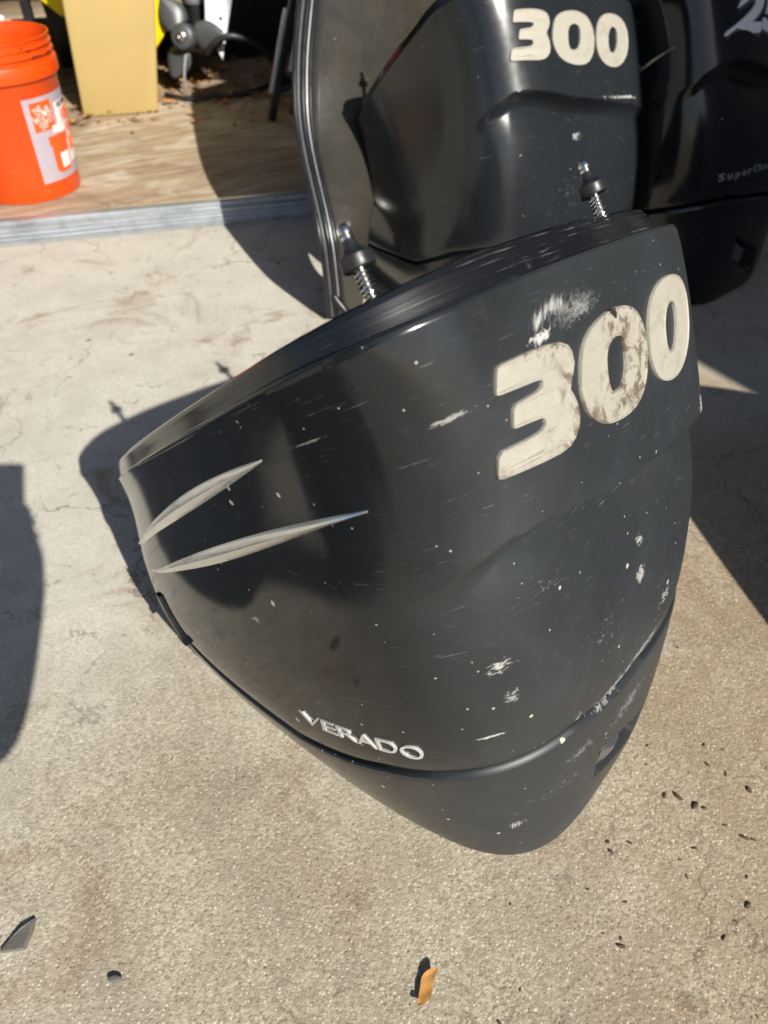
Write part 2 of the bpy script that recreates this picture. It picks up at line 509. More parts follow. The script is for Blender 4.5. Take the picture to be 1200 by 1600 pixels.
def shell_n(u, s, e=2e-3):
    du = shell(u + e, s) - shell(u - e, s)
    ds = shell(u, s + e) - shell(u, s - e)
    n = np.cross(du, ds)
    n = n / np.linalg.norm(n, axis=-1, keepdims=True)
    p = shell(u, s) - np.array([.22, 0, .2])
    sg = np.sign((n * p).sum(-1, keepdims=True))
    return n * sg

GROOVE = [(0, .31), (.91, .303), (1.1, .287), (1.6, .262), (1.87, .295), (2.03, .316), (2.25, .326), (2.7, .331), (2.95, .316), (3.3, .303), (3.6, .303), (4.1, .32), (5.2, .29), (6.3, .31)]
RIDGE = [(2.0, .64), (2.248, .671), (2.30, .69), (2.426, .712), (2.6, .709), (2.93, .687), (3.29, .675), (3.74, .657), (4.1, .65), (4.5, .62)]
def groove(u): return np.interp(u, *zip(*GROOVE))
def ridge(u): return np.interp(u, *zip(*RIDGE))

def surf(u, s, off=0.0):
    """finished outer surface: shell + step under the number + grip pocket, offset outwards by off"""
    u = np.asarray(u, float); s = np.asarray(s, float)
    win = sstep(u, 2.12, 2.7) * (1 - sstep(u, 3.75, 4.25))
    sr = ridge(u)
    x = s - sr
    big = 1.0 + .35 * (1 - sstep(u, 2.9, 3.6))
    above = np.where(x > 0, np.exp(-np.maximum(x, 0) / .10), 1.0) * np.exp(-np.maximum(-x, 0) / .05) * .0085
    rampf = np.clip(-x / .040, 0, 1)
    under = -.0215 * big * (1 - (1 - rampf) ** 2) * np.exp(-np.maximum(-x - .040, 0) / .075)
    d = win * (1 - .5 * sstep(u, 3.15, 3.7)) * (above + under)
    # grip pocket at the rear of the band
    mid = .176 - .18 * (u - 2.9)
    pk = sstep(u, 2.885, 2.93) * (1 - sstep(u, 3.36, 3.40)) * sstep(s, mid - .045, mid - .034) * (1 - sstep(s, mid + .022, mid + .030))
    d = d - .016 * pk
    return shell(u, s) + shell_n(u, s) * (np.asarray(d)[..., None] + np.asarray(off)[..., None])

def grid_mesh(P, wrap=True):
    nu, ns = P.shape[:2]
    fs = []
    for i in range(nu if wrap else nu - 1):
        i2 = (i + 1) % nu
        for j in range(ns - 1):
            fs.append((i * ns + j, i2 * ns + j, i2 * ns + j + 1, i * ns + j + 1))
    return P.reshape(-1, 3), fs

NU = 420
UU = np.linspace(0, 2 * np.pi, NU, endpoint=False)

def with_uv(name, P, uvs, mat, sharp=None, solid=0.0):
    """a ring mesh with a clean UV seam"""
    nu, ns = P.shape[:2]
    vs_, fs = grid_mesh(P)
    me = bpy.data.meshes.new(name)
    me.from_pydata([tuple(v) for v in vs_.tolist()], [], fs)
    bm = bmesh.new(); bm.from_mesh(me)
    bmesh.ops.recalc_face_normals(bm, faces=bm.faces)
    bm.to_mesh(me); bm.free()
    l = me.uv_layers.new(name="UVMap")
    co = np.zeros((len(me.loops), 2))
    for p in me.polygons:
        idx = [me.loops[k].vertex_index for k in p.loop_indices]
        cols = [i // ns for i in idx]
        seam = max(cols) - min(cols) > 1
        for k, i in zip(p.loop_indices, idx):
            a = uvs[i // ns, i % ns]
            co[k] = (a[0] + (2 * np.pi if seam and i // ns == 0 else 0), a[1])
    l.data.foreach_set('uv', co.ravel())
    me.polygons.foreach_set('use_smooth', [True] * len(me.polygons))
    if sharp: me.set_sharp_from_angle(angle=R(sharp))
    me.materials.append(mat)
    return me

def solid(o, th):
    m = o.modifiers.new('thickness', 'SOLIDIFY')
    m.thickness = th; m.offset = -1; m.use_even_offset = False
    return o

def ring_uv(U, S):
    return np.stack([np.broadcast_to(U, S.shape), S], -1)

# body panel
NS = 190
f = np.linspace(0, 1, NS)
S_b = (groove(UU) + .001)[:, None] + (1 - groove(UU) - .001)[:, None] * f[None]
U_b = np.broadcast_to(UU[:, None], S_b.shape)
off = (np.where(f < .006, -.014, -.0034 * np.exp(-f / .03)) + np.where(f > .994, -.0012, 0))[None] * np.ones_like(S_b)
BODY = with_uv('shell', surf(U_b, S_b, off), ring_uv(U_b, S_b), M_PAINT, 50)
# lower band, set in behind the body's lower edge
f2 = np.linspace(0, 1, 44)
S_l = (groove(UU) - .0012)[:, None] * f2[None]
U_l = np.broadcast_to(UU[:, None], S_l.shape)
offl = (.0004 - .004 * (1 - sstep(f2, 0, .03)) - .012 * (f2 > .99) - .0006 * ((f2 > .965) & (f2 < .99)))[None] * np.ones_like(S_l)
P_l = surf(U_l, S_l, offl); P_l[:, 0, 2] = 0.0006
BAND = with_uv('base_band', P_l, ring_uv(U_l, S_l), M_PAINT, 60)
# shoulder ledge + glossy lip standing on the rim plane
RIMP = shell(UU, np.ones_like(UU))
tan_ = np.roll(RIMP, -1, 0) - np.roll(RIMP, 1, 0); tan_ /= np.linalg.norm(tan_, axis=1, keepdims=True)
inw = np.cross(np.broadcast_to(NRIM, tan_.shape), tan_)
cen = np.array([.25, 0, PLANE[0] - PLANE[1] * .25])
inw *= np.sign((inw * (cen - RIMP)).sum(1, keepdims=True))
INS = .003 + .006 * sstep(UU, 1.2, 2.6) * (1 - sstep(UU, 3.9, 5.2)) + .008 * sstep(UU, 2.9, 3.7) * (1 - sstep(UU, 3.9, 5.0))
LH = 1.0 + .40 * sstep(UU, 1.5, 2.4) * (1 - sstep(UU, 4.2, 5.0))
def rim_ring(prof):
    out = []
    for i, h in prof:
        out.append(RIMP + inw * (np.asarray(i))[..., None] + NRIM * (np.asarray(h) * np.ones(NU))[:, None])
    return np.stack(out, 1)
ledge_prof = [(np.full(NU, .0008), -.0012), (np.full(NU, .0022), .0003), (INS * .6 + .002, .0008), (INS + .003, -.001), (INS + .004, -.012)]
Pg = rim_ring(ledge_prof)
LEDGE = with_uv('shoulder_ledge', Pg, np.stack([np.broadcast_to(UU[:, None], Pg.shape[:2]), np.broadcast_to(np.linspace(.99, 1.0, len(ledge_prof)), Pg.shape[:2])], -1), M_PAINT, 60)
lp = [(0, -.004), (.0010, .0030), (.0012, .0050), (.0020, .0052), (.0023, .0090), (.0031, .0092), (.0035, .0130), (.0043, .0132), (.0052, .0158), (.0070, .0170), (.0120, .0173), (.0135, .0160), (.0140, .013), (.0142, .004), (.0135, -.008)]
Pp = rim_ring([(INS + i, h * (LH if h > 0 else 1)) for i, h in lp])
LIPM = with_uv('rim_lip', Pp, np.stack([np.broadcast_to(UU[:, None], Pp.shape[:2]), np.broadcast_to(np.array([h for _, h in lp]), Pp.shape[:2])], -1), M_LIP, 26)

# --- raised figures and trim, drawn on the unrolled shell (angle, height fraction)
SU, SS = .215, .56
def poly_decal(name, outer, holes, mat, h0=-.001, h1=.0019, rim=.0008, rimw=.0013, edge=.0045, it=1):
    def sm(p):
        p = np.array(p) * (SU, SS)
        for _ in range(it):
            p = .15 * np.roll(p, 1, 0) + .7 * p + .15 * np.roll(p, -1, 0)
            p = np.stack([p, .5 * (p + np.roll(p, -1, 0))], 1).reshape(-1, 2) if len(p) < 70 else p
        return p
    def area(p): return .5 * np.sum(p[:, 0] * np.roll(p[:, 1], -1) - np.roll(p[:, 0], -1) * p[:, 1])
    def inset(p, d, sgn):
        t = np.roll(p, -1, 0) - np.roll(p, 1, 0); t /= np.linalg.norm(t, axis=1, keepdims=True) + 1e-12
        n = np.stack([-t[:, 1], t[:, 0]], 1) * np.sign(area(p))
        return p + n * d * sgn
    loops = [(sm(outer), 1)] + [(sm(h), -1) for h in holes]
    verts, faces = [], []
    inner = []
    steps = [(0, h0), (0, h1 * .8), (.0005, h1 + rim), (rimw, h1 + rim), (rimw + .0006, h1)]
    for p, sg in loops:
        base = len(verts); n = len(p)
        for d, h in steps:
            for x, y in inset(p, d, sg): verts.append((x, y, h))
        for k in range(len(steps) - 1):
            for i in range(n):
                j = (i + 1) % n
                faces.append((base + k * n + i, base + k * n + j, base + (k + 1) * n + j, base + (k + 1) * n + i))
        inner.append(list(range(base + (len(steps) - 1) * n, base + len(steps) * n)))
    tris = tessellate_polygon([[Vector((verts[i][0], verts[i][1], 0)) for i in lp_] for lp_ in inner])
    flat = [i for lp_ in inner for i in lp_]
    faces += [tuple(flat[i] for i in t) for t in tris]
    bm = bmesh.new()
    bv = [bm.verts.new(v) for v in verts]
    for fc in faces:
        try: bm.faces.new([bv[i] for i in fc])
        except ValueError: pass
    for _ in range(4):
        es = [e for e in bm.edges if e.calc_length() > edge and all(len(fc.verts) == 3 for fc in e.link_faces)]
        if not es: break
        bmesh.ops.subdivide_edges(bm, edges=es, cuts=1)
        bmesh.ops.triangulate(bm, faces=[fc for fc in bm.faces if len(fc.verts) > 4])
    A = np.array([v.co[:] for v in bm.verts])
    W_ = surf(A[:, 0] / SU, A[:, 1] / SS, A[:, 2])
    for v, p in zip(bm.verts, W_): v.co = p
    bmesh.ops.recalc_face_normals(bm, faces=bm.faces)
    me = bpy.data.meshes.new(name); bm.to_mesh(me); bm.free()
    me.polygons.foreach_set('use_smooth', [True] * len(me.polygons)); me.set_sharp_from_angle(angle=R(28))
    me.materials.append(mat)
    return me

D3 = [(2.3162, .9138), (2.3215, .9158), (2.4106, .9158), (2.5206, .9138), (2.5783, .9098), (2.6149, .9038), (2.6411, .8938), (2.6569, .8778), (2.6464, .8657), (2.6307, .8557), (2.6254, .8497), (2.6464, .8417), (2.6621, .8317), (2.6778, .8156), (2.6726, .7996), (2.6464, .7896), (2.6202, .7836), (2.5783, .7816), (2.5049, .784), (2.4315, .7866), (2.3739, .7876), (2.3664, .7896), (2.3634, .7936), (2.3582, .8176), (2.3634, .8206), (2.4106, .82), (2.4682, .8196), (2.5049, .8206), (2.5154, .8246), (2.5101, .8317), (2.4996, .8347), (2.4734, .8357), (2.4315, .8372), (2.4053, .8377), (2.3985, .8387), (2.3948, .8417), (2.3896, .8627), (2.3948, .8657), (2.4368, .866), (2.4734, .8665), (2.4944, .8697), (2.4954, .8748), (2.4892, .8778), (2.463, .8793), (2.421, .8803), (2.3686, .8818), (2.3372, .8822), (2.3287, .8838), (2.3267, .8868), (2.3162, .9098)]
D0A = [(3.1128, .9138), (3.1757, .9078), (3.2281, .8958), (3.2647, .8778), (3.2752, .8537), (3.2647, .8317), (3.2385, .8076), (3.1966, .7896), (3.1495, .7776), (3.097, .77), (3.0132, .7675), (2.9346, .7695), (2.8612, .7746), (2.8088, .7816), (2.7721, .7896), (2.7302, .8036), (2.7093, .8176), (2.6903, .8357), (2.6883, .8537), (2.6935, .8717), (2.704, .8868), (2.7302, .8988), (2.7774, .9078), (2.8455, .9138), (2.9346, .9175), (3.0289, .9178)]
D0AI = [(3.0132, .8788), (3.0499, .8737), (3.0604, .8617), (3.0551, .8437), (3.0446, .8277), (3.0184, .8156), (2.9765, .8096), (2.9241, .8096), (2.8979, .8146), (2.8874, .8246), (2.8822, .8417), (2.8822, .8587), (2.8979, .8717), (2.9346, .8778), (2.9765, .8798)]
D0B = [(3.7049, .9218), (3.7573, .9158), (3.794, .9018), (3.8045, .8798), (3.7783, .8537), (3.7469, .8277), (3.6997, .8016), (3.6368, .7816), (3.5792, .7695), (3.511, .7635), (3.4429, .7645), (3.38, .7715), (3.3329, .7816), (3.3014, .7976), (3.2857, .8176), (3.2897, .8417), (3.3119, .8657), (3.3486, .8888), (3.4062, .9058), (3.4796, .9178), (3.5687, .9238), (3.6473, .9238)]
D0BI = [(3.6106, .8818), (3.6316, .8748), (3.6263, .8617), (3.6106, .8437), (3.5792, .8236), (3.5477, .8106), (3.5058, .8056), (3.4744, .8096), (3.4639, .8206), (3.4744, .8417), (3.4953, .8617), (3.532, .8758), (3.5739, .8838)]
DIG3 = poly_decal('figure_three', D3, [], M_BADGE, it=1)
CRACK = poly_decal('crack', [(2.925, .9175), (2.955, .9185), (2.985, .9178), (3.008, .912), (2.997, .900), (2.975, .909), (2.95, .9135)], [], M_INK_K, h1=.0033, rim=.0, rimw=.0004)
DIG0A = poly_decal('figure_zero', D0A, [D0AI], M_BADGE, it=2)
DIG0B = poly_decal('figure_zero', D0B, [D0BI], M_BADGE_CLEAN, it=2)

def claw(upper, lower, name='trim_blade'):
    x = np.linspace(0, 1, len(upper)); X = np.linspace(0, 1, 40)
    up = np.stack([np.interp(X, x, np.array(upper)[:, i]) for i in (0, 1)], 1)
    lo = np.stack([np.interp(X, x, np.array(lower)[:, i]) for i in (0, 1)], 1)
    for A_ in (up, lo):
        for _ in range(3): A_[1:-1] = .25 * A_[:-2] + .5 * A_[1:-1] + .25 * A_[2:]
    cen_ = .5 * (up + lo); up = cen_ + (up - cen_) * .86; lo = cen_ + (lo - cen_) * .86
    prof = [(0, -.001), (.03, .0008), (.2, .0034), (.40, .0056), (.46, .0058), (.52, .0054), (.75, .003), (.97, .0006), (1, -.001)]
    P = []
    for k in range(40):
        f_ = math.sin(math.pi * min(1, max(.02, k / 39))) ** .45
        for x, h in prof:
            us = up[k] * (1 - x) + lo[k] * x
            P.append(surf(us[0], us[1], h * f_ if h > 0 else h))
    v, fc = grid_mesh(np.array(P).reshape(40, len(prof), 3), wrap=False)
    me = bpy.data.meshes.new(name)
    me.from_pydata([tuple(x) for x in v.tolist()], [], fc)
    bm = bmesh.new(); bm.from_mesh(me); bmesh.ops.recalc_face_normals(bm, faces=bm.faces); bm.to_mesh(me); bm.free()
    me.polygons.foreach_set('use_smooth', [True] * len(me.polygons)); me.set_sharp_from_angle(angle=R(40))
    me.materials.append(M_CLAW)
    return me
CLAW1 = claw([(.535, .5892), (.719, .7354), (.845, .8008), (.958, .841), (1.065, .8672), (1.167, .8846), (1.263, .896), (1.353, .9034), (1.436, .9077), (1.513, .9099), (1.584, .9104), (1.648, .9098)],
             [(.535, .5792), (.787, .7191), (.924, .7652), (1.04, .7953), (1.143, .8178), (1.237, .8359), (1.324, .8511), (1.402, .8642), (1.474, .8759), (1.539, .8864), (1.599, .8962), (1.653, .9053)])
CLAW2 = claw([(.744, .558), (.968, .6616), (1.139, .7104), (1.289, .7407), (1.425, .7611), (1.547, .7755), (1.657, .7859), (1.755, .7937), (1.841, .799), (1.915, .802), (1.98, .8031), (2.038, .8025)],
             [(.756, .554), (.987, .6275), (1.163, .6638), (1.316, .6904), (1.451, .7125), (1.571, .7318), (1.679, .7491), (1.774, .7645), (1.855, .7773), (1.926, .7873), (1.987, .7943), (2.042, .7985)])

def glyph(ch, bold=.0, ext=.05, res=6, shear=0.0):
    """outline letter as arrays: verts normalised to its own box (x, y in 0..1), z in -1..1"""
    cu = bpy.data.curves.new('glyph', 'FONT')
    cu.body = ch; cu.extrude = ext; cu.offset = bold; cu.resolution_u = res; cu.shear = shear
    ob = bpy.data.objects.new('glyph', cu); C.objects.link(ob)
    bpy.context.view_layer.update()
    me = ob.evaluated_get(bpy.context.evaluated_depsgraph_get()).to_mesh()
    V = np.array([v.co[:] for v in me.vertices]); F = [tuple(p.vertices) for p in me.polygons]
    asp = (V[:, 0].max() - V[:, 0].min()) / max(1e-6, (V[:, 1].max() - V[:, 1].min()))
    hgt = V[:, 1].max() - V[:, 1].min(); y0 = V[:, 1].min()
    V[:, 0] = (V[:, 0] - V[:, 0].min()) / (V[:, 0].max() - V[:, 0].min())
    V[:, 1] = (V[:, 1] - V[:, 1].min()) / hgt
    V[:, 2] /= max(1e-6, ext)
    ob.evaluated_get(bpy.context.evaluated_depsgraph_get()).to_mesh_clear()
    bpy.data.objects.remove(ob); bpy.data.curves.remove(cu)
    return V, F, asp, hgt, y0

def letter_mesh(name, ch, fmap, mat, bold=.03, shear=0.0):
    V, F, *_ = glyph(ch, bold, shear=shear)
    W_ = fmap(V)
    me = bpy.data.meshes.new(name)
    me.from_pydata([tuple(x) for x in np.asarray(W_).tolist()], [], F)
    bm = bmesh.new(); bm.from_mesh(me); bmesh.ops.remove_doubles(bm, verts=bm.verts, dist=1e-5)
    bmesh.ops.recalc_face_normals(bm, faces=bm.faces); bm.to_mesh(me); bm.free()
    me.materials.append(mat)
    return me

VB = np.array([(1.7084, .3567), (1.7555, .3607), (1.8603, .3690), (1.9442, .3740), (2.0228, .3745), (2.0804, .3727), (2.1852, .3680)])
VT = np.array([(1.6979, .3868), (1.7712, .3915), (1.8498, .3960), (1.9389, .4005), (2.0123, .4012), (2.0804, .4008), (2.18, .3985)])
VX = np.array([0, .08, .25, .41, .58, .73, 1.])
VB = np.stack([VB[:, 0], np.polyval(np.polyfit(VB[:, 0], VB[:, 1], 3), VB[:, 0])], 1)
VT = np.stack([VT[:, 0], np.polyval(np.polyfit(VT[:, 0], VT[:, 1], 3), VT[:, 0])], 1)
def verado_map(x0, x1):
    def fm(V):
        X = x0 + (x1 - x0) * V[:, 0]
        b = np.stack([np.interp(X, VX, VB[:, 0]), np.interp(X, VX, VB[:, 1])], 1)
        t = np.stack([np.interp(X, VX, VT[:, 0]), np.interp(X, VX, VT[:, 1])], 1)
        us = b + (t - b) * V[:, 1:2]
        return surf(us[:, 0], us[:, 1], .0006 + .0009 * V[:, 2])
    return fm
VER = []
for ch, x0, x1 in (('V', 0, .155), ('E', .165, .285), ('R', .30, .445), ('A', .45, .605), ('D', .62, .785), ('O', .81, 1.0)):
    VER.append(letter_mesh('letter', ch, verado_map(x0, x1), M_SILVER, .0))

# grip lever in the pocket
def patch(us, offs):
    return [surf(u_, s_, o_) for (u_, s_), o_ in zip(us, offs)]
def lever_mesh():
    rows = []
    for u_ in np.linspace(2.945, 3.13, 9):
        mid = .176 - .18 * (u_ - 2.9)
        bul = .004 * math.sin(math.pi * (u_ - 2.945) / .185)
        for s_, h in ((mid - .040, -.016), (mid - .036, -.010 + bul), (mid - .012, -.005 + bul), (mid + .006, -.004 + bul), (mid + .012, -.007), (mid + .012, -.016)):
            rows.append(surf(u_, s_, h + (.016 if False else 0)))
    # offsets are measured from the unpocketed shell
    P = np.array(rows).reshape(9, 6, 3)
    P += 0
    v, fc = grid_mesh(P, wrap=False)
    n = 6
    fc += [tuple(range(n)), tuple(8 * n + k for k in range(n))]
    me = bpy.data.meshes.new('grip_lever')
    me.from_pydata([tuple(x) for x in v.tolist()], [], fc)
    bm = bmesh.new(); bm.from_mesh(me); bmesh.ops.recalc_face_normals(bm, faces=bm.faces); bm.to_mesh(me); bm.free()
    me.polygons.foreach_set('use_smooth', [True] * len(me.polygons)); me.set_sharp_from_angle(angle=R(35))
    me.materials.append(M_GREYPL)
    return me
_lv = lever_mesh()
for v in _lv.vertices: v.co += Vector(shell_n(3.04, .15) * .0165)

# nose strap below the blades
def strap_mesh():
    path = spline([(.80, .45), (.83, .41), (.865, .365), (.90, .335), (.94, .318)], 16)
    rows = []
    for k, (u_, s_) in enumerate(path):
        h = .0035 if k < 13 else .006
        for x, hh in ((-.03, -.002), (-.024, h), (.024, h), (.03, -.002)):
            rows.append(surf(u_ - .04 + x, s_ + x * .25, hh))
    v, fc = grid_mesh(np.array(rows).reshape(16, 4, 3), wrap=False)
    me = bpy.data.meshes.new('nose_strap')
    me.from_pydata([tuple(x) for x in v.tolist()], [], fc)
    bm = bmesh.new(); bm.from_mesh(me); bmesh.ops.recalc_face_normals(bm, faces=bm.faces); bm.to_mesh(me); bm.free()
    me.polygons.foreach_set('use_smooth', [True] * len(me.polygons)); me.set_sharp_from_angle(angle=R(35))
    me.materials.append(M_DARK)
    return me
STRAP = strap_mesh()

def put(me, name, parent):
    o = bpy.data.objects.new(name, me)
    C.objects.link(o); o.parent = parent
    return o

# mounting stud: rod, spring, rubber grommet, domed tip (local z = stud axis)
ROD = lathe('stud', [(.0032, -.03), (.0032, .046), (.0030, .048)], M_STEEL, None, 16)
GROM = lathe('grommet', [(.0034, .0262), (.0088, .0262), (.0100, .0268), (.0104, .0278), (.0104, .0338), (.0098, .0348), (.0078, .0360), (.0056, .0380), (.0044, .0405), (.0040, .0435), (.0030, .0437)], M_RUBBER, None, 40, sharp=24)
TIP = lathe('tip', [(.0034, .0432), (.0039, .0438), (.0039, .0458), (.0033, .0463), (.0041, .0470), (.0041, .0485), (.0034, .0507), (.0020, .0526), (.0008, .0533), (0, .0534)], M_STEEL, None, 24, sharp=24)
hel = [(.0046 * math.cos(a), .0046 * math.sin(a), .0 + .0029 * a / (2 * math.pi)) for a in np.linspace(0, 2 * math.pi * 9, 180)]
SPR = tube('spring', hel, .0007, M_STEEL, None, 6)
STUD_MESH = {k: o.data for k, o in (('stud', ROD), ('grommet', GROM), ('tip', TIP), ('spring', SPR))}
for o in (ROD, GROM, TIP, SPR): bpy.data.objects.remove(o)
def stud(parent, u, ins, lift=.013, dl=0.0):
    P = shell(u, 1.0)
    i = int(round(u / (2 * np.pi) * NU)) % NU
    P = P + inw[i] * ins + NRIM * lift
    z = Vector(NRIM); x = Vector((0, 1, 0)); x = (x - z * x.dot(z)).normalized(); y = z.cross(x)
    M = Matrix.Translation(Vector(P)) @ Matrix((x, y, z)).transposed().to_4x4()
    s = put(STUD_MESH['stud'], 'stud', parent)
    s.matrix_local = M
    for k in ('grommet', 'spring', 'tip'):
        c_ = put(STUD_MESH[k], k, s)
    return s

def cowl(loc, yaw, label, group, number=True, name_plate=True, blades=True, strap=True, studs=True, lever=True, finish=None):
    """+a nose axis = local X, +q flank = local Y"""
    root = empty('engine_cowl', (loc[0], loc[1], 0), 0)
    # local (a, q) -> world: a = (-sin, cos), q = -(cos, sin)
    root.rotation_euler = (0, 0, yaw + math.pi / 2)
    tag(root, label, 'engine cowl', group)
    def own(me):
        if finish is None: return me
        m_ = me.copy(); m_.materials.clear(); m_.materials.append(finish)
        return m_
    b = solid(put(own(BODY), 'shell', root), .0045)
    solid(put(own(BAND), 'base_band', root), .0045)
    put(own(LEDGE), 'shoulder_ledge', root)
    put(LIPM, 'rim_lip', root)
    if number:
        for me, nm in ((DIG3, 'figure_three'), (DIG0A, 'figure_zero'), (DIG0B, 'figure_zero')):
            if finish is not None:
                me = me.copy(); me.materials.clear(); me.materials.append(M_BADGE_CLEAN)
            z_ = put(me, nm, root)
            if me is DIG0A: put(CRACK, 'crack', z_)
    if name_plate:
        for m_ in VER: put(m_, 'letter', root)
    if blades:
        put(CLAW1, 'trim_blade', root); put(CLAW2, 'trim_blade', root)
    if strap: put(STRAP, 'nose_strap', root)
    if lever: put(_lv, 'grip_lever', root)
    if studs:
        stud(root, 1.985, .024); stud(root, 3.50, .024)
    return root

GRP = 'black outboard engine cowls standing on the concrete'
c1 = cowl((.1482, .4988), .8734, 'scuffed black engine cowl with cracked cream 300 figures and silver VERADO letters', GRP)
c2 = cowl((.317, 1.501), .635, 'black engine cowl with clean cream 300 figures, chipped along its step, behind the scuffed one', GRP, name_plate=False, blades=False, strap=False, finish=M_PAINT_B)
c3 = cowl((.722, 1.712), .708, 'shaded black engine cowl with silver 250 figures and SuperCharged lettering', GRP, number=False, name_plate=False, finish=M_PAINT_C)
c5 = cowl((1.095, .502), 2.768, 'black engine cowl standing on the sunny concrete beside the shade-casting shed', GRP, number=False, name_plate=False, blades=False, strap=False, studs=False, finish=M_PAINT_C)

# 250 figures and lettering on the shaded cowl
def rear_map(u0, u1, s0, s1, lean=0.0, h=.002):
    def fm(V):
        return surf(u0 + (u1 - u0) * V[:, 0] + lean * (V[:, 1] - .5), s0 + (s1 - s0) * V[:, 1], .0006 + h * V[:, 2])
    return fm
for ch, a, b in (('2', 2.43, 2.83), ('5', 2.86, 3.28), ('0', 3.32, 3.78)):
    put(letter_mesh('figure_shadow', ch, rear_map(a + .02, b + .02, .768, .898, .12, .001), M_GREY, .05), 'figure_shadow', c3)
    put(letter_mesh('figure', ch, rear_map(a, b, .78, .91, .12, .003), M_WHITE, .045), 'figure', c3)
xs = 2.55
for ch in 'SuperCharged':
    hgt = .020 if ch in 'SChd' else (.020 if ch in 'pg' else .014)
    y0 = .385 - (.006 if ch in 'pg' else 0)
    put(letter_mesh('letter', ch, rear_map(xs, xs + .052, y0, y0 + hgt, 0, .0006), M_ALU2, .01), 'letter', c3)
    xs += .085

# ------------------------------------------------------------------ dusty cover panel leaning behind the second cowl
edge = [(-.088, 1.475, .004), (-.090, 1.462, .10), (-.100, 1.475, .20), (-.140, 1.605, .33), (-.146, 1.677, .43), (-.136, 1.765, .53), (-.118, 1.875, .63), (-.085, 2.01, .76), (-.03, 2.14, .90)]
lens_ = [.05, .07, .10, .24, .36, .44, .50, .52, .50]
E_ = spline(edge, 48)
Ln = [x[0] for x in spline([(l,) for l in lens_], 48)]
dirv = np.array([.72, .69, .10]); dirv /= np.linalg.norm(dirv)
rows = []
NJ = 18
for k, (e_, l_) in enumerate(zip(E_, Ln)):
    for j in range(NJ):
        x = j / (NJ - 1)
        bulge = np.array([.30, -.55, .55]) * (.10 * l_ * math.sin(math.pi * min(1, x * .9)) )
        rows.append(e_ + dirv * l_ * x + bulge)
pr = empty('cover_panel', (-.088, 1.475, 0))
tag(pr, 'dusty glossy black curved cover panel leaning between the trailer and the second cowl', 'cover panel')
def at_panel(o):
    o.parent = pr
    o.matrix_parent_inverse = Matrix.Translation(-Vector(pr.location))
    return o
v_, f_ = grid_mesh(np.array(rows).reshape(48, NJ, 3), wrap=False)
po = mk('panel_skin', v_, f_, M_DUSTY, None, uv=[(i // NJ * .04, i % NJ * .05) for i in range(len(v_))])
solid(po, .004); at_panel(po)
for dx, rad, m_ in ((-.003, .0060, M_DARK), (-.010, .0035, M_ALU2), (-.017, .0075, M_DARK), (-.026, .0040, M_GREYPL), (-.033, .0050, M_DARK)):
    pts = [Vector(e_) + Vector((dx, .25 * dx, -.3 * dx)) for e_ in E_]
    for p in pts: p.z = max(p.z, rad)
    at_panel(tube('edge_rib', pts, rad, m_, None, 8))
at_panel(tube('corner_foot', spline([(-.118, 1.478, .12), (-.11, 1.462, .07), (-.085, 1.452, .035), (-.075, 1.45, .012)], 14), [.006 + .006 * k / 13 for k in range(14)], M_DARK, None, 10))

# ------------------------------------------------------------------ enclosed trailer with plywood floor
ex, ey = Vector((.970, .243, 0)), Vector((-.243, .970, 0))
F0 = Vector((-.402, 1.991, 0))
TM = Matrix.Translation(F0) @ Matrix((ex, ey, Vector((0, 0, 1)))).transposed().to_4x4()
tr = empty('cargo_trailer', F0, math.atan2(.243, .970))
tag(tr, 'enclosed cargo trailer with worn plywood floor and ribbed aluminium sill', 'trailer')
X0, X1, DEPTH = -1.75, 2.3, 3.4
def tr_box(name, lo, hi, mat, bev=0.0):
    bm = bmesh.new(); bm_box(bm, lo, hi, None, bev)
    return from_bm(name, bm, mat, tr)
# sill: extruded ribbed profile (y inward, z up)
prof = [(0, .0008), (0, .009), (.002, .0105), (.006, .0105), (.008, .0120), (.009, .0165), (.011, .018), (.015, .018), (.017, .0195), (.018, .024), (.020, .0255), (.024, .0255), (.026, .027), (.027, .034), (.029, .0355),
        (.040, .0362), (.042, .0372), (.043, .0445), (.045, .0465), (.052, .0485), (.066, .0492), (.068, .0470), (.070, .0440)]
vs_, fs_ = [], []
for k in range(2):
    x = (X0, X1)[k]
    vs_ += [(x, y, z) for y, z in prof]
n_ = len(prof)
fs_ = [(i, i + 1, n_ + i + 1, n_ + i) for i in range(n_ - 1)]
sill = mk('sill', vs_, fs_, M_ALU, tr, smooth=False)
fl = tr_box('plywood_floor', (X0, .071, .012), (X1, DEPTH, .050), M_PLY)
tr_box('back_wall', (X0 - .04, DEPTH, .0), (X1 + .04, DEPTH + .04, 2.45), M_WALL)
tr_box('side_wall', (X0 - .041, .02, .0), (X0 - .001, DEPTH - .001, 2.45), M_WALL)
tr_box('side_wall', (X1 + .001, .02, .0), (X1 + .041, DEPTH - .001, 2.45), M_WALL)
tr_box('roof', (X0 - .05, .0, 2.451), (X1 + .05, DEPTH + .05, 2.49), M_WALL)
ZF = .0502
def tp(x, y, z=0.0):           # trailer floor coordinates -> world
    return F0 + ex * x + ey * y + Vector((0, 0, ZF + z))

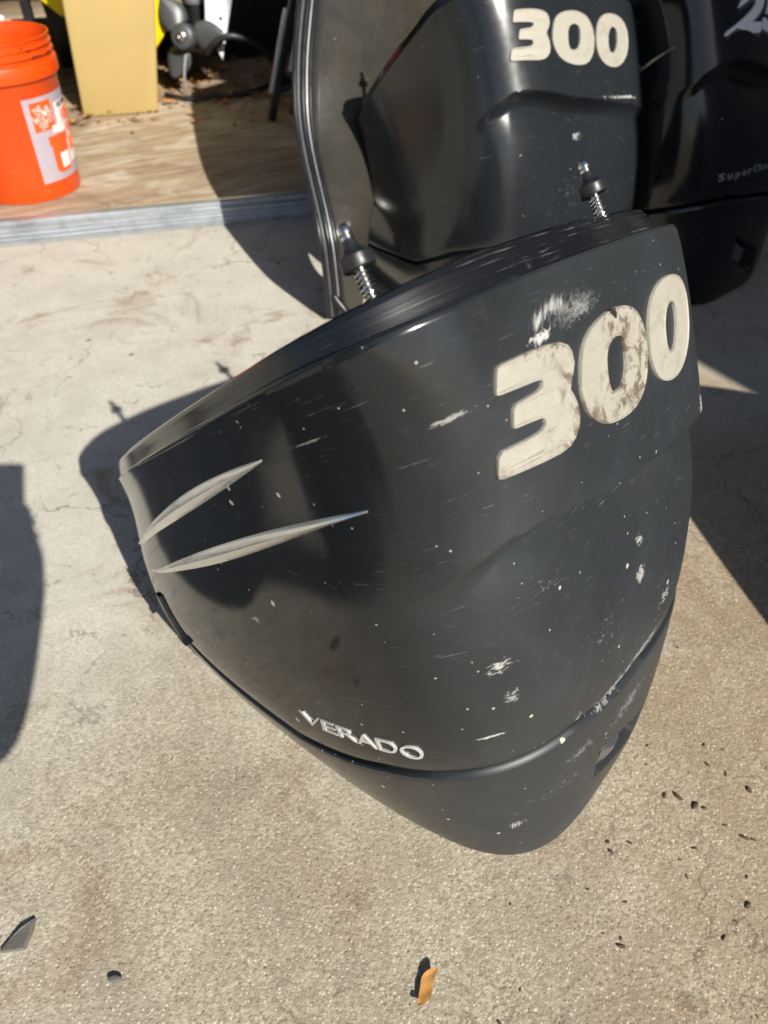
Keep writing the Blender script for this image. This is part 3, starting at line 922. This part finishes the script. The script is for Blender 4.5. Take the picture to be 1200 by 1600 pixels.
# ------------------------------------------------------------------ orange paint bucket
BX, BY = -.986, 2.119
bk = empty('paint_bucket', (BX, BY, ZF))
tag(bk, 'orange plastic paint bucket with a printed label at the trailer sill', 'bucket')
def br(z): return .1305 + (.1455 - .1305) * z / .30
out = [(0, .0), (.125, .0), (.1295, .003), (.1305, .010), (br(.28), .281), (.1462, .283), (.1515, .284), (.1540, .287), (.1545, .314), (.1530, .318), (.1478, .320), (.1470, .328), (.1478, .330), (.1520, .3315), (.1525, .3345), (.1480, .337), (.1472, .345), (.1478, .347), (.1515, .3485), (.1518, .351), (.1478, .3535), (.1475, .361), (.1490, .364), (.1512, .366), (.1510, .3685), (.1475, .369), (.1450, .366), (.1440, .34), (br(.25) - .003, .25), (br(.02) - .003, .012), (0, .010)]
lathe('pail', out, M_ORANGE, bk, 96, sharp=38)
camang = math.atan2(0 - BY, 0 - BX)           # towards the viewer's side
def onb(phi_deg, z, off):
    """point on the bucket wall; phi measured from the side facing the path, growing to the right"""
    a = camang + np.radians(phi_deg)
    r = br(z) + off
    return np.stack([r * np.cos(a), r * np.sin(a), np.broadcast_to(z, a.shape)], -1)
def bpatch(name, phi0, phi1, z0, z1, off, mat, n=24, m=6, rnd=0.0):
    P = np.zeros((n, m, 3))
    for i, ph in enumerate(np.linspace(phi0, phi1, n)):
        cut = 0
        if rnd:
            t = min(i, n - 1 - i) / (n - 1) * 2
            cut = rnd * (1 - math.sqrt(max(0, 1 - (1 - min(1, t / .5)) ** 2)))
        for j, z in enumerate(np.linspace(z0 + cut, z1, m)):
            P[i, j] = onb(np.array(ph), np.array(z), np.array(off))
    v, f = grid_mesh(P, wrap=False)
    return mk(name, v, f, mat, bk)
bpatch('label', 14, 118, .046, .248, .0006, M_LABEL)
bpatch('label_square', 20, 46, .170, .238, .0011, M_INK_O)
bpatch('label_panel', 50, 104, .075, .225, .0011, M_INK_W, rnd=.02)
bpatch('label_panel', 41, 54, .158, .176, .0011, M_INK_W)
bpatch('label_pail', 34, 60, .062, .132, .0016, M_INK_O, rnd=.012)
bpatch('label_pail', 32, 62, .132, .154, .0017, M_INK_O)
bpatch('label_pail_label', 43, 57, .072, .108, .0021, M_INK_W)
def btext(word, phi0, phi1, z0, z1, mat, rise=0.0, bold=.0, base=None, tilt=0.0):
    wts = [.45 if ch in "I'-l" else (.25 if ch == ' ' else 1.0) for ch in word]
    tot = sum(wts); x = 0
    for ch, wt in zip(word, wts):
        if ch != ' ':
            a, b = phi0 + (phi1 - phi0) * x / tot, phi0 + (phi1 - phi0) * (x + wt * .86) / tot
            zl = z0 + rise * x / tot
            zb, zt = zl, zl + (z1 - z0)
            if ch == "'": zb = zt - (z1 - z0) * .35
            if ch == '-': zb, zt = zl + (z1 - z0) * .4, zl + (z1 - z0) * .55
            def fm(V, a=a, b=b, zb=zb, zt=zt):
                zz = zb + (zt - zb) * V[:, 1]
                return onb(a + (b - a) * V[:, 0] - tilt * (V[:, 1] - .5), zz, .0018 + .0003 * V[:, 2])
            put(letter_mesh('letter', ch, fm, mat, bold), 'letter', bk)
        x += wt
btext('THE', 23, 33, .211, .224, M_INK_W, .008, .008, tilt=2)
btext('HOME', 22, 44, .190, .206, M_INK_W, .024, .008, tilt=4)
btext('DEPOT', 27, 45, .174, .187, M_INK_W, .020, .008, tilt=3)
btext('MULTI-PURPOSE', 56, 92, .211, .222, M_INK_K, .0, .005)
btext("HOMER'S", 60, 92, .174, .205, M_INK_O, .0, .008)
btext('PAINT', 64, 92, .140, .168, M_INK_O, .0, .008)
btext('BUCKET', 63, 93, .100, .134, M_INK_O, .0, .008)
for k in range(9):
    a, z = random.uniform(10, 80), random.choice([.3335, .350, .305, .356])
    bpatch('grime_mark', a, a + random.uniform(2, 7), z - .002, z + random.uniform(.001, .004), (.155 if z < .31 else .1526) - br(z) + .0004, M_GRIME, 6, 3)

# clear jug standing behind the bucket
jg = tp(-.56, .56)
jug = empty('plastic_jar', jg)
tag(jug, 'dusty grey plastic jar standing behind the orange bucket', 'jar')
lathe('jar_body', [(0, 0), (.05, 0), (.056, .01), (.055, .16), (.05, .20), (.062, .215), (.06, .26), (.035, .29), (.03, .33)], M_GREY, jug, 32)
lathe('cap', [(.034, .331), (.036, .334), (.036, .352), (.03, .356), (0, .356)], M_WHITE, jug, 32)

# ------------------------------------------------------------------ tan foam block, leaning a little
fb = empty('foam_block', tp(-.298, .888), math.atan2(.243, .970))
bm = bmesh.new()
bm_box(bm, (-.125, 0, 0), (.125, .11, .60), None, .007)
for v in bm.verts:
    k = v.co.z / .60
    v.co.x = v.co.x * (1 + .24 * k) + .073 * k
    v.co.y += .02 * k
bmesh.ops.subdivide_edges(bm, edges=[e for e in bm.edges if e.calc_length() > .08], cuts=3)
fo = from_bm('block', bm, M_FOAM, fb, True, 50)
tag(fb, 'tall tan foam block standing on the plywood floor', 'foam block')

# bright yellow hull-shaped panel behind the block
yh = empty('yellow_hull', tp(-.30, 1.15), math.atan2(.243, .970))
tag(yh, 'bright yellow plastic hull propped up behind the tan foam block', 'hull')
ol = [(-.34, .70), (-.21, .31), (-.146, .25), (.10, .15), (.158, .132), (.199, .187), (.262, .28), (.38, .70)]
bm = bmesh.new()
fr = [bm.verts.new((x, 0, z)) for x, z in ol]
bk_ = [bm.verts.new((x * .86, .16, z + .05)) for x, z in ol]
bm.faces.new(fr); bm.faces.new(bk_[::-1])
for i in range(len(ol)):
    j = (i + 1) % len(ol)
    bm.faces.new((fr[i], bk_[i], bk_[j], fr[j]))
bmesh.ops.bevel(bm, geom=bm.edges[:], offset=.008, segments=2, affect='EDGES', profile=.5)
from_bm('hull_shell', bm, M_YELLOW, yh, True, 40)
bm = bmesh.new()
bm_box(bm, (-.27, .05, .0), (-.24, .10, .50)); from_bm('prop_leg', bm, M_DARK, yh)
bm = bmesh.new()
bm_box(bm, (.10, .06, .0), (.13, .10, .22)); from_bm('prop_leg', bm, M_DARK, yh)

# ------------------------------------------------------------------ small outboard lower unit with propeller
lu = empty('motor_lower_unit', tp(.0, 1.10), math.atan2(.243, .970))
tag(lu, 'small motor lower unit with grey propeller and white skeg on the trailer floor', 'motor')
HUB = Vector((-.030, .02, .172))
Mh = Matrix.Translation(HUB) @ Matrix.Rotation(R(75), 4, 'X') @ Matrix.Rotation(R(-18), 4, 'Y')
lathe('gearcase', [(0, -.22), (.02, -.21), (.045, -.17), (.042, -.10), (.043, -.02), (.040, .0)], M_DARK, lu, 28, Mh)
hb = lathe('propeller_hub', [(.040, .001), (.043, .006), (.042, .05), (.037, .062), (.024, .068), (.0, .069)], M_GREY, lu, 32, Mh)
lathe('hub_nut', [(.015, .0685), (.016, .070), (.016, .076), (.012, .079), (.008, .079), (.007, .074), (0, .074)], M_STEEL, hb, 24, Mh)
for k in range(3):
    a0 = R(118 + 120 * k)
    vs_, fs_ = [], []
    for i in range(14):
        t = i / 13
        r = .038 + .100 * t
        wd_ = .040 * math.sin(math.pi * (.25 + .68 * t)) + .004
        for j in range(7):
            x = (j / 6 - .5) * 2
            tw = .025 + .012 * x * (1.3 - t)
            p = Vector((r * math.cos(a0) - x * wd_ * math.sin(a0) * 1.1, r * math.sin(a0) + x * wd_ * math.cos(a0) * 1.1, tw - .012 * x * x))
            vs_.append(Mh @ p)
    for i in range(13):
        for j in range(6): fs_.append((i * 7 + j, i * 7 + j + 1, (i + 1) * 7 + j + 1, (i + 1) * 7 + j))
    b_ = mk('propeller_blade', vs_, fs_, M_GREY, lu); solid(b_, .005)
bm = bmesh.new()
sk = [(.05, .62), (.20, .62), (.155, .32), (.132, .25), (.083, .098), (.062, .15), (.040, .225), (.052, .30)]
q = [bm.verts.new((x, .0, z)) for x, z in sk]; q2 = [bm.verts.new((x, .014, z)) for x, z in sk]
bm.faces.new(q); bm.faces.new(q2[::-1])
for i in range(len(sk)): j = (i + 1) % len(sk); bm.faces.new((q[i], q2[i], q2[j], q[j]))
bmesh.ops.bevel(bm, geom=bm.edges[:], offset=.003, segments=2, affect='EDGES', profile=.5)
skeg = from_bm('skeg', bm, M_WHITE, lu, True, 40)
lathe('skeg_hole', [(.006, 0), (.006, .001), (0, .001)], M_INK_K, skeg, 16, Matrix.Translation((.095, -.0005, .228)) @ Matrix.Rotation(R(90), 4, 'X'))
lathe('drive_shaft_tube', [(.038, 0), (.038, .5), (.03, .51)], M_DARK, lu, 24, Matrix.Translation((.015, .10, .17)))
lathe('clamp_collar', [(.04, 0), (.044, .006), (.044, .05), (.04, .056)], M_ALU2, lu, 24, Matrix.Translation((.015, .10, .262)))
tube('guard_wire', spline([(-.045, -.02, .13), (-.060, -.03, .08), (-.066, -.035, .03), (-.060, -.03, .004)], 16), .005, M_ALU2, lu, 8)

# black cables on the floor
cb = tube('power_cable', [tp(*p) for p in spline([(.03, 1.07, .13), (.06, 1.05, .165), (.12, 1.04, .185), (.20, 1.05, .155), (.27, 1.07, .09), (.33, 1.1, .015), (.5, 1.2, .012)], 40)], .011, M_RUBBER)
tag(cb, 'thick black cable arching from the motor to the trailer floor', 'cable')
cb = tube('power_cable', [tp(*p) for p in spline([(-.14, 1.06, .010), (-.06, .99, .010), (.05, 1.0, .010), (.16, 1.02, .010), (.27, 1.10, .012), (.4, 1.12, .012)], 40)], .009, M_RUBBER)
tag(cb, 'thin black cable snaking flat through the leaf litter', 'cable')

# folded aluminium frame leaning inside
fr_ = empty('folded_frame', tp(.20, .70), math.atan2(.243, .970))
tag(fr_, 'folded black and silver metal frame leaning inside the trailer', 'frame')
def bar(name, a, b, wx, wy, mat):
    a, b = Vector(a), Vector(b)
    z = (b - a).normalized(); x = Vector((1, .15, 0)); x = (x - z * x.dot(z)).normalized(); y = z.cross(x)
    M = Matrix.Translation(a) @ Matrix((x, y, z)).transposed().to_4x4()
    bm = bmesh.new(); bm_box(bm, (-wx, -wy, 0), (wx, wy, (b - a).length), M, .004)
    return from_bm(name, bm, mat, fr_, True, 40)
bar('leg', (-.004, .0, .0), (.300, .22, .85), .013, .010, M_DARK)
bar('rail', (.014, .02, .075), (.094, .08, .30), .016, .008, M_ALU2)
bar('rail', (.076, .02, .137), (.33, .20, .85), .009, .010, M_ALU2)
bar('leg', (.080, .04, .0), (.37, .26, .85), .016, .012, M_DARK)
bar('crossbar', (.03, .02, .085), (.11, .05, .10), .008, .008, M_DARK)

# invented dark bins, added to darken the back of the trailer
def bin_(x, y, w_, d_, h_, label):
    r_ = empty('added_dark_bin', tp(x, y), math.atan2(.243, .970) + random.uniform(-.1, .1))
    tag(r_, label, 'added dark bin')
    bm = bmesh.new(); vv = bm_box(bm, (-w_ / 2, -d_ / 2, 0), (w_ / 2, d_ / 2, h_), None, .012)
    for v in bm.verts:
        k = .86 + .14 * v.co.z / h_; v.co.x *= k; v.co.y *= k
    from_bm('bin_body', bm, M_DARK, r_, True, 40)
    bm = bmesh.new(); bm_box(bm, (-w_ / 2 - .012, -d_ / 2 - .012, h_ + .001), (w_ / 2 + .012, d_ / 2 + .012, h_ + .03), None, .008)
    from_bm('lid', bm, M_GREY, r_, True, 40)
bin_(-.98, 1.25, .60, .42, .55, 'large black bin with grey lid, added to darken the space behind the orange bucket')
bin_(.42, 1.75, .70, .45, .62, 'large black bin added to darken the back of the trailer beyond the cables')
bin_(-.30, 1.75, .55, .40, .50, 'black bin added to darken the back of the trailer behind the yellow hull')

# ------------------------------------------------------------------ leaf litter and leaves
def leaf_mesh(L, W, curl, n=7):
    vs_, fs_ = [], []
    for i in range(n):
        t = i / (n - 1)
        wd_ = W * math.sin(math.pi * (t * .94 + .03)) ** .8
        z = curl * L * (4 * (t - .5) ** 2) * .5
        for j in (-1, -.5, 0, .5, 1):
            vs_.append(((t - .5) * L, j * wd_, z + abs(j) * W * .45 * curl * 2 + .0006))
    for i in range(n - 1):
        for j in range(4): fs_.append((i * 5 + j, i * 5 + j + 1, (i + 1) * 5 + j + 1, (i + 1) * 5 + j))
    return vs_, fs_
vs_, fs_ = [], []
rng = random.Random(3)
for k in range(2200):
    # thickest along the back of the sunny patch
    x = rng.uniform(-.75, 1.2); y = rng.betavariate(2.2, 2.2) * 1.1 + .62
    if rng.random() < .55: y = rng.uniform(.95, 1.8)
    p = tp(x, y, .002 + rng.uniform(0, .012))
    L = rng.uniform(.008, .038)
    lv, lf = leaf_mesh(L, L * rng.uniform(.18, .3), rng.uniform(.1, .35), 4)
    M = Matrix.Translation(p) @ Matrix.Rotation(rng.uniform(0, 6.28), 4, 'Z') @ Matrix.Rotation(rng.uniform(-.4, .4), 4, 'X')
    o_ = len(vs_)
    vs_ += [M @ Vector(v) for v in lv]; fs_ += [tuple(i + o_ for i in f) for f in lf]
ll = mk('leaf_litter', vs_, fs_, M_LEAF)
tag(ll, 'brown dry leaf litter strewn over the trailer floor', 'leaf litter', kind='stuff')

lv, lf = leaf_mesh(.036, .0068, .30, 11)
lv = [(x, y + .0025 * math.sin(x * 160), z + .0012 * math.sin(x * 420 + y * 500)) for x, y, z in lv]
def ground_pt(px, py): # metres on the slab
    return Vector((px, py, 0))
of = mk('fallen_leaf', lv, lf, M_LEAFO)
of.location = (.0405, .194, .0015); of.rotation_euler = (R(14), 0, R(55))
tag(of, 'single curled orange leaf lying on the bare concrete', 'leaf')

# seed husks and bits on the concrete
def husk(name, size, seed, mat):
    bm = bmesh.new()
    bmesh.ops.create_icosphere(bm, subdivisions=2, radius=1)
    rr = random.Random(seed)
    off = [(Vector((rr.uniform(-1, 1), rr.uniform(-1, 1), rr.uniform(-1, 1))).normalized(), rr.uniform(.2, .7)) for _ in range(9)]
    for v in bm.verts:
        d = v.co.normalized(); s_ = 1
        for o_, a_ in off: s_ -= a_ * max(0, d.dot(o_) - .55)
        v.co = d * s_
        v.co.x *= size; v.co.y *= size * .62; v.co.z *= size * .30
    return from_bm(name, bm, mat, None, True, 50)
HUSKS = [husk('seed_husk', 1.0, k, M_BARK) for k in range(4)]
HM = [h.data for h in HUSKS]
for h in HUSKS: bpy.data.objects.remove(h)
spots = [(0.325, 0.386, 0.0048), (0.341, 0.384, 0.0074), (0.357, 0.374, 0.0074), (0.367, 0.371, 0.0043), (0.387, 0.424, 0.0044), (0.426, 0.392, 0.0055), (0.314, 0.424, 0.0027), (0.282, 0.432, 0.0027), (0.405, 0.412, 0.0038), (0.248, 0.333, 0.004), (0.249, 0.322, 0.005), (0.272, 0.332, 0.0041), (0.342, 0.326, 0.0047), (0.323, 0.314, 0.0026), (0.402, 0.337, 0.0064), (0.411, 0.335, 0.0037), (0.384, 0.351, 0.0032), (0.38, 0.267, 0.0062), (0.363, 0.252, 0.0026), (0.345, 0.237, 0.0045), (0.239, 0.229, 0.0049), (0.24, 0.237, 0.0029), (0.389, 0.296, 0.0031), (0.325, 0.296, 0.0031), (0.216, 0.283, 0.0025), (0.253, 0.271, 0.003), (0.132, 0.269, 0.0024), (0.223, 0.241, 0.0024), (0.132, 0.192, 0.0023), (0.109, 0.165, 0.0037), (0.354, 0.17, 0.0025), (0.364, 0.569, 0.0029), (0.4, 0.593, 0.003), (0.322, 0.449, 0.0033), (0.391, 0.449, 0.0039), (0.412, 0.443, 0.0033)]
for k, (x, y, sz) in enumerate(spots):
    o = bpy.data.objects.new('seed_husk', HM[k % 4]); C.objects.link(o)
    o.location = (x, y, sz * .18); o.scale = (sz * .85 * random.uniform(.8, 1.25), sz * .85 * random.uniform(.7, 1.2), sz * .8)
    o.rotation_euler = (random.uniform(-.2, .2), random.uniform(-.2, .2), random.uniform(0, 6.28))
    tag(o, 'small dark seed husk on the concrete beside the scuffed cowl', 'seed husk', 'seed husks scattered on the concrete')
sp2 = husk('stone_chip', .008, 11, M_STONE)
sp2.location = (-.263, .201, .003)
tag(sp2, 'small grey stone chip lying on the bare concrete', 'stone')
# flat shard at the slab edge
bm = bmesh.new()
ol = [(-.018, -.013), (.006, -.010), (.009, .006), (.007, .019), (-.004, .009), (-.013, -.002)]
q = [bm.verts.new((x, y, .0)) for x, y in ol]; q2 = [bm.verts.new((x * .93, y * .93, .004 + .0015 * math.sin(i * 2))) for i, (x, y) in enumerate(ol)]
bm.faces.new(q[::-1]); bm.faces.new(q2)
for i in range(6): j = (i + 1) % 6; bm.faces.new((q[i], q[j], q2[j], q2[i]))
sh_ = from_bm('bark_shard', bm, M_STONE)
sh_.location = (-.366, .236, .001)
tag(sh_, 'flat grey pointed shard lying on the concrete', 'shard')

# ------------------------------------------------------------------ unseen shade caster, form assumed as a shed: its corner throws the long shade
sr_ = empty('shade_caster_shed', (2.0, -.66, 0))
tag(sr_, 'unseen tall shade caster built as a tan corrugated metal shed', 'shed')
def corr(name, p0, p1, h):
    p0, p1 = Vector(p0), Vector(p1); L = (p1 - p0).length; d = (p1 - p0) / L; nrm = Vector((d.y, -d.x, 0))
    n = int(L / .05); vs_, fs_ = [], []
    for i in range(n + 1):
        o_ = .014 * (1 if (i // 2) % 2 else -1)
        for z in (0, h): vs_.append(p0 + d * (L * i / n) + nrm * o_ + Vector((0, 0, z)))
    for i in range(n): fs_.append((2 * i, 2 * i + 2, 2 * i + 3, 2 * i + 1))
    return solid(mk(name, vs_, fs_, M_SHED, sr_, smooth=False), .004)
corr('wall', (0, 0, 0), (0, 3.2, 0), 4.0)
corr('wall', (0, 0, 0), (4.0, 0, 0), 4.0)
bm = bmesh.new(); bm_box(bm, (-.03, -.03, 0), (.03, .03, 4.0), None, .006); from_bm('corner_trim', bm, M_SHED, sr_)
bm = bmesh.new(); bm_box(bm, (.0, .0, 4.001), (4.1, 3.2, 4.06)); from_bm('roof', bm, M_SHED, sr_)

# ------------------------------------------------------------------ the photographer, crouching at the phone
M_SHIRT = simple('dark_clothes', (.035, .037, .042), .85, 0, .2, 40)
M_SKIN = simple('skin', (.50, .30, .21), .5, 0, .1, 40)
def skinned(name, joints, bones, root, mat):
    me = bpy.data.meshes.new(name)
    names = list(joints)
    me.from_pydata([joints[n][0] for n in names], [(names.index(a), names.index(b)) for a, b in bones], [])
    o = bpy.data.objects.new(name, me); C.objects.link(o)
    m = o.modifiers.new('skin', 'SKIN')
    for i, n in enumerate(names):
        r_ = joints[n][1]
        me.skin_vertices[0].data[i].radius = (r_, r_) if not isinstance(r_, tuple) else r_
        me.skin_vertices[0].data[i].use_root = (n == root)
    m.use_smooth_shade = True
    s_ = o.modifiers.new('smooth', 'SUBSURF'); s_.levels = 2; s_.render_levels = 2
    me.materials.append(mat)
    return o
J = {'pelvis': ((-.37, -.47, .28), .16), 'waist': ((-.36, -.44, .50), .145), 'chest': ((-.36, -.42, .72), (.155, .13)), 'neck': ((-.33, -.37, .92), .055), 'head0': ((-.32, -.345, .99), .075), 'head1': ((-.31, -.32, 1.09), .095), 'head2': ((-.31, -.315, 1.17), .07),
     'sr': ((-.19, -.41, .81), .068), 'er': ((-.095, -.125, .515), .048), 'wr': ((.002, -.098, .70), .036), 'hr': ((.012, -.055, .765), .028),
     'sl': ((-.53, -.37, .82), .068), 'el': ((-.42, -.13, .62), .045), 'wl': ((-.155, -.055, .745), .029), 'hl': ((-.105, -.035, .775), .026),
     'hipr': ((-.30, -.45, .29), .115), 'kr': ((-.345, -.17, .41), .085), 'ar': ((-.35, -.24, .09), .05), 'tr': ((-.34, -.09, .034), .034),
     'hipl': ((-.47, -.45, .28), .115), 'kl': ((-.49, -.18, .085), .085), 'al': ((-.52, -.58, .06), .05), 'tl': ((-.53, -.68, .034), .034)}
B = [('pelvis', 'waist'), ('waist', 'chest'), ('chest', 'neck'), ('neck', 'head0'), ('head0', 'head1'), ('head1', 'head2'), ('chest', 'sr'), ('sr', 'er'), ('er', 'wr'), ('wr', 'hr'), ('chest', 'sl'), ('sl', 'el'), ('el', 'wl'), ('wl', 'hl'),
     ('pelvis', 'hipr'), ('hipr', 'kr'), ('kr', 'ar'), ('ar', 'tr'), ('pelvis', 'hipl'), ('hipl', 'kl'), ('kl', 'al'), ('al', 'tl')]
for side, h, dx in (('r', 'hr', 1), ('l', 'hl', -1)):
    hx, hy, hz = J[h][0]
    for k in range(4):
        n1, n2 = f'f{side}{k}a', f'f{side}{k}b'
        J[n1] = ((hx + dx * .012 * (1 if side == 'r' else -.5), hy - .004 + .003 * k, hz - .012 + .017 * k), .009)
        J[n2] = ((hx - dx * .012, hy + .004, hz - .006 + .017 * k), .008)
        B += [(h, n1), (n1, n2)]
    J[f't{side}'] = ((hx - dx * .020, hy - .012, hz + .035), .010); B.append((h, f't{side}'))
pe = skinned('person', J, B, 'pelvis', M_SHIRT)
tag(pe, 'kneeling person in dark clothes holding up a phone with both hands', 'person')
ph = empty('phone', (0, 0, CAM_H))
ph.rotation_euler = (R(90 - PITCH), 0, 0)
bm = bmesh.new(); bm_box(bm, (-.050, -.135, .010), (.026, .017, .018), None, .003); from_bm('phone_body', bm, M_DARK, ph, True, 40)
bm = bmesh.new(); bm_box(bm, (-.048, -.133, .0181), (.024, .015, .0186)); from_bm('screen', bm, M_INK_K, ph)
tag(ph, 'black phone held upright in both hands', 'phone')
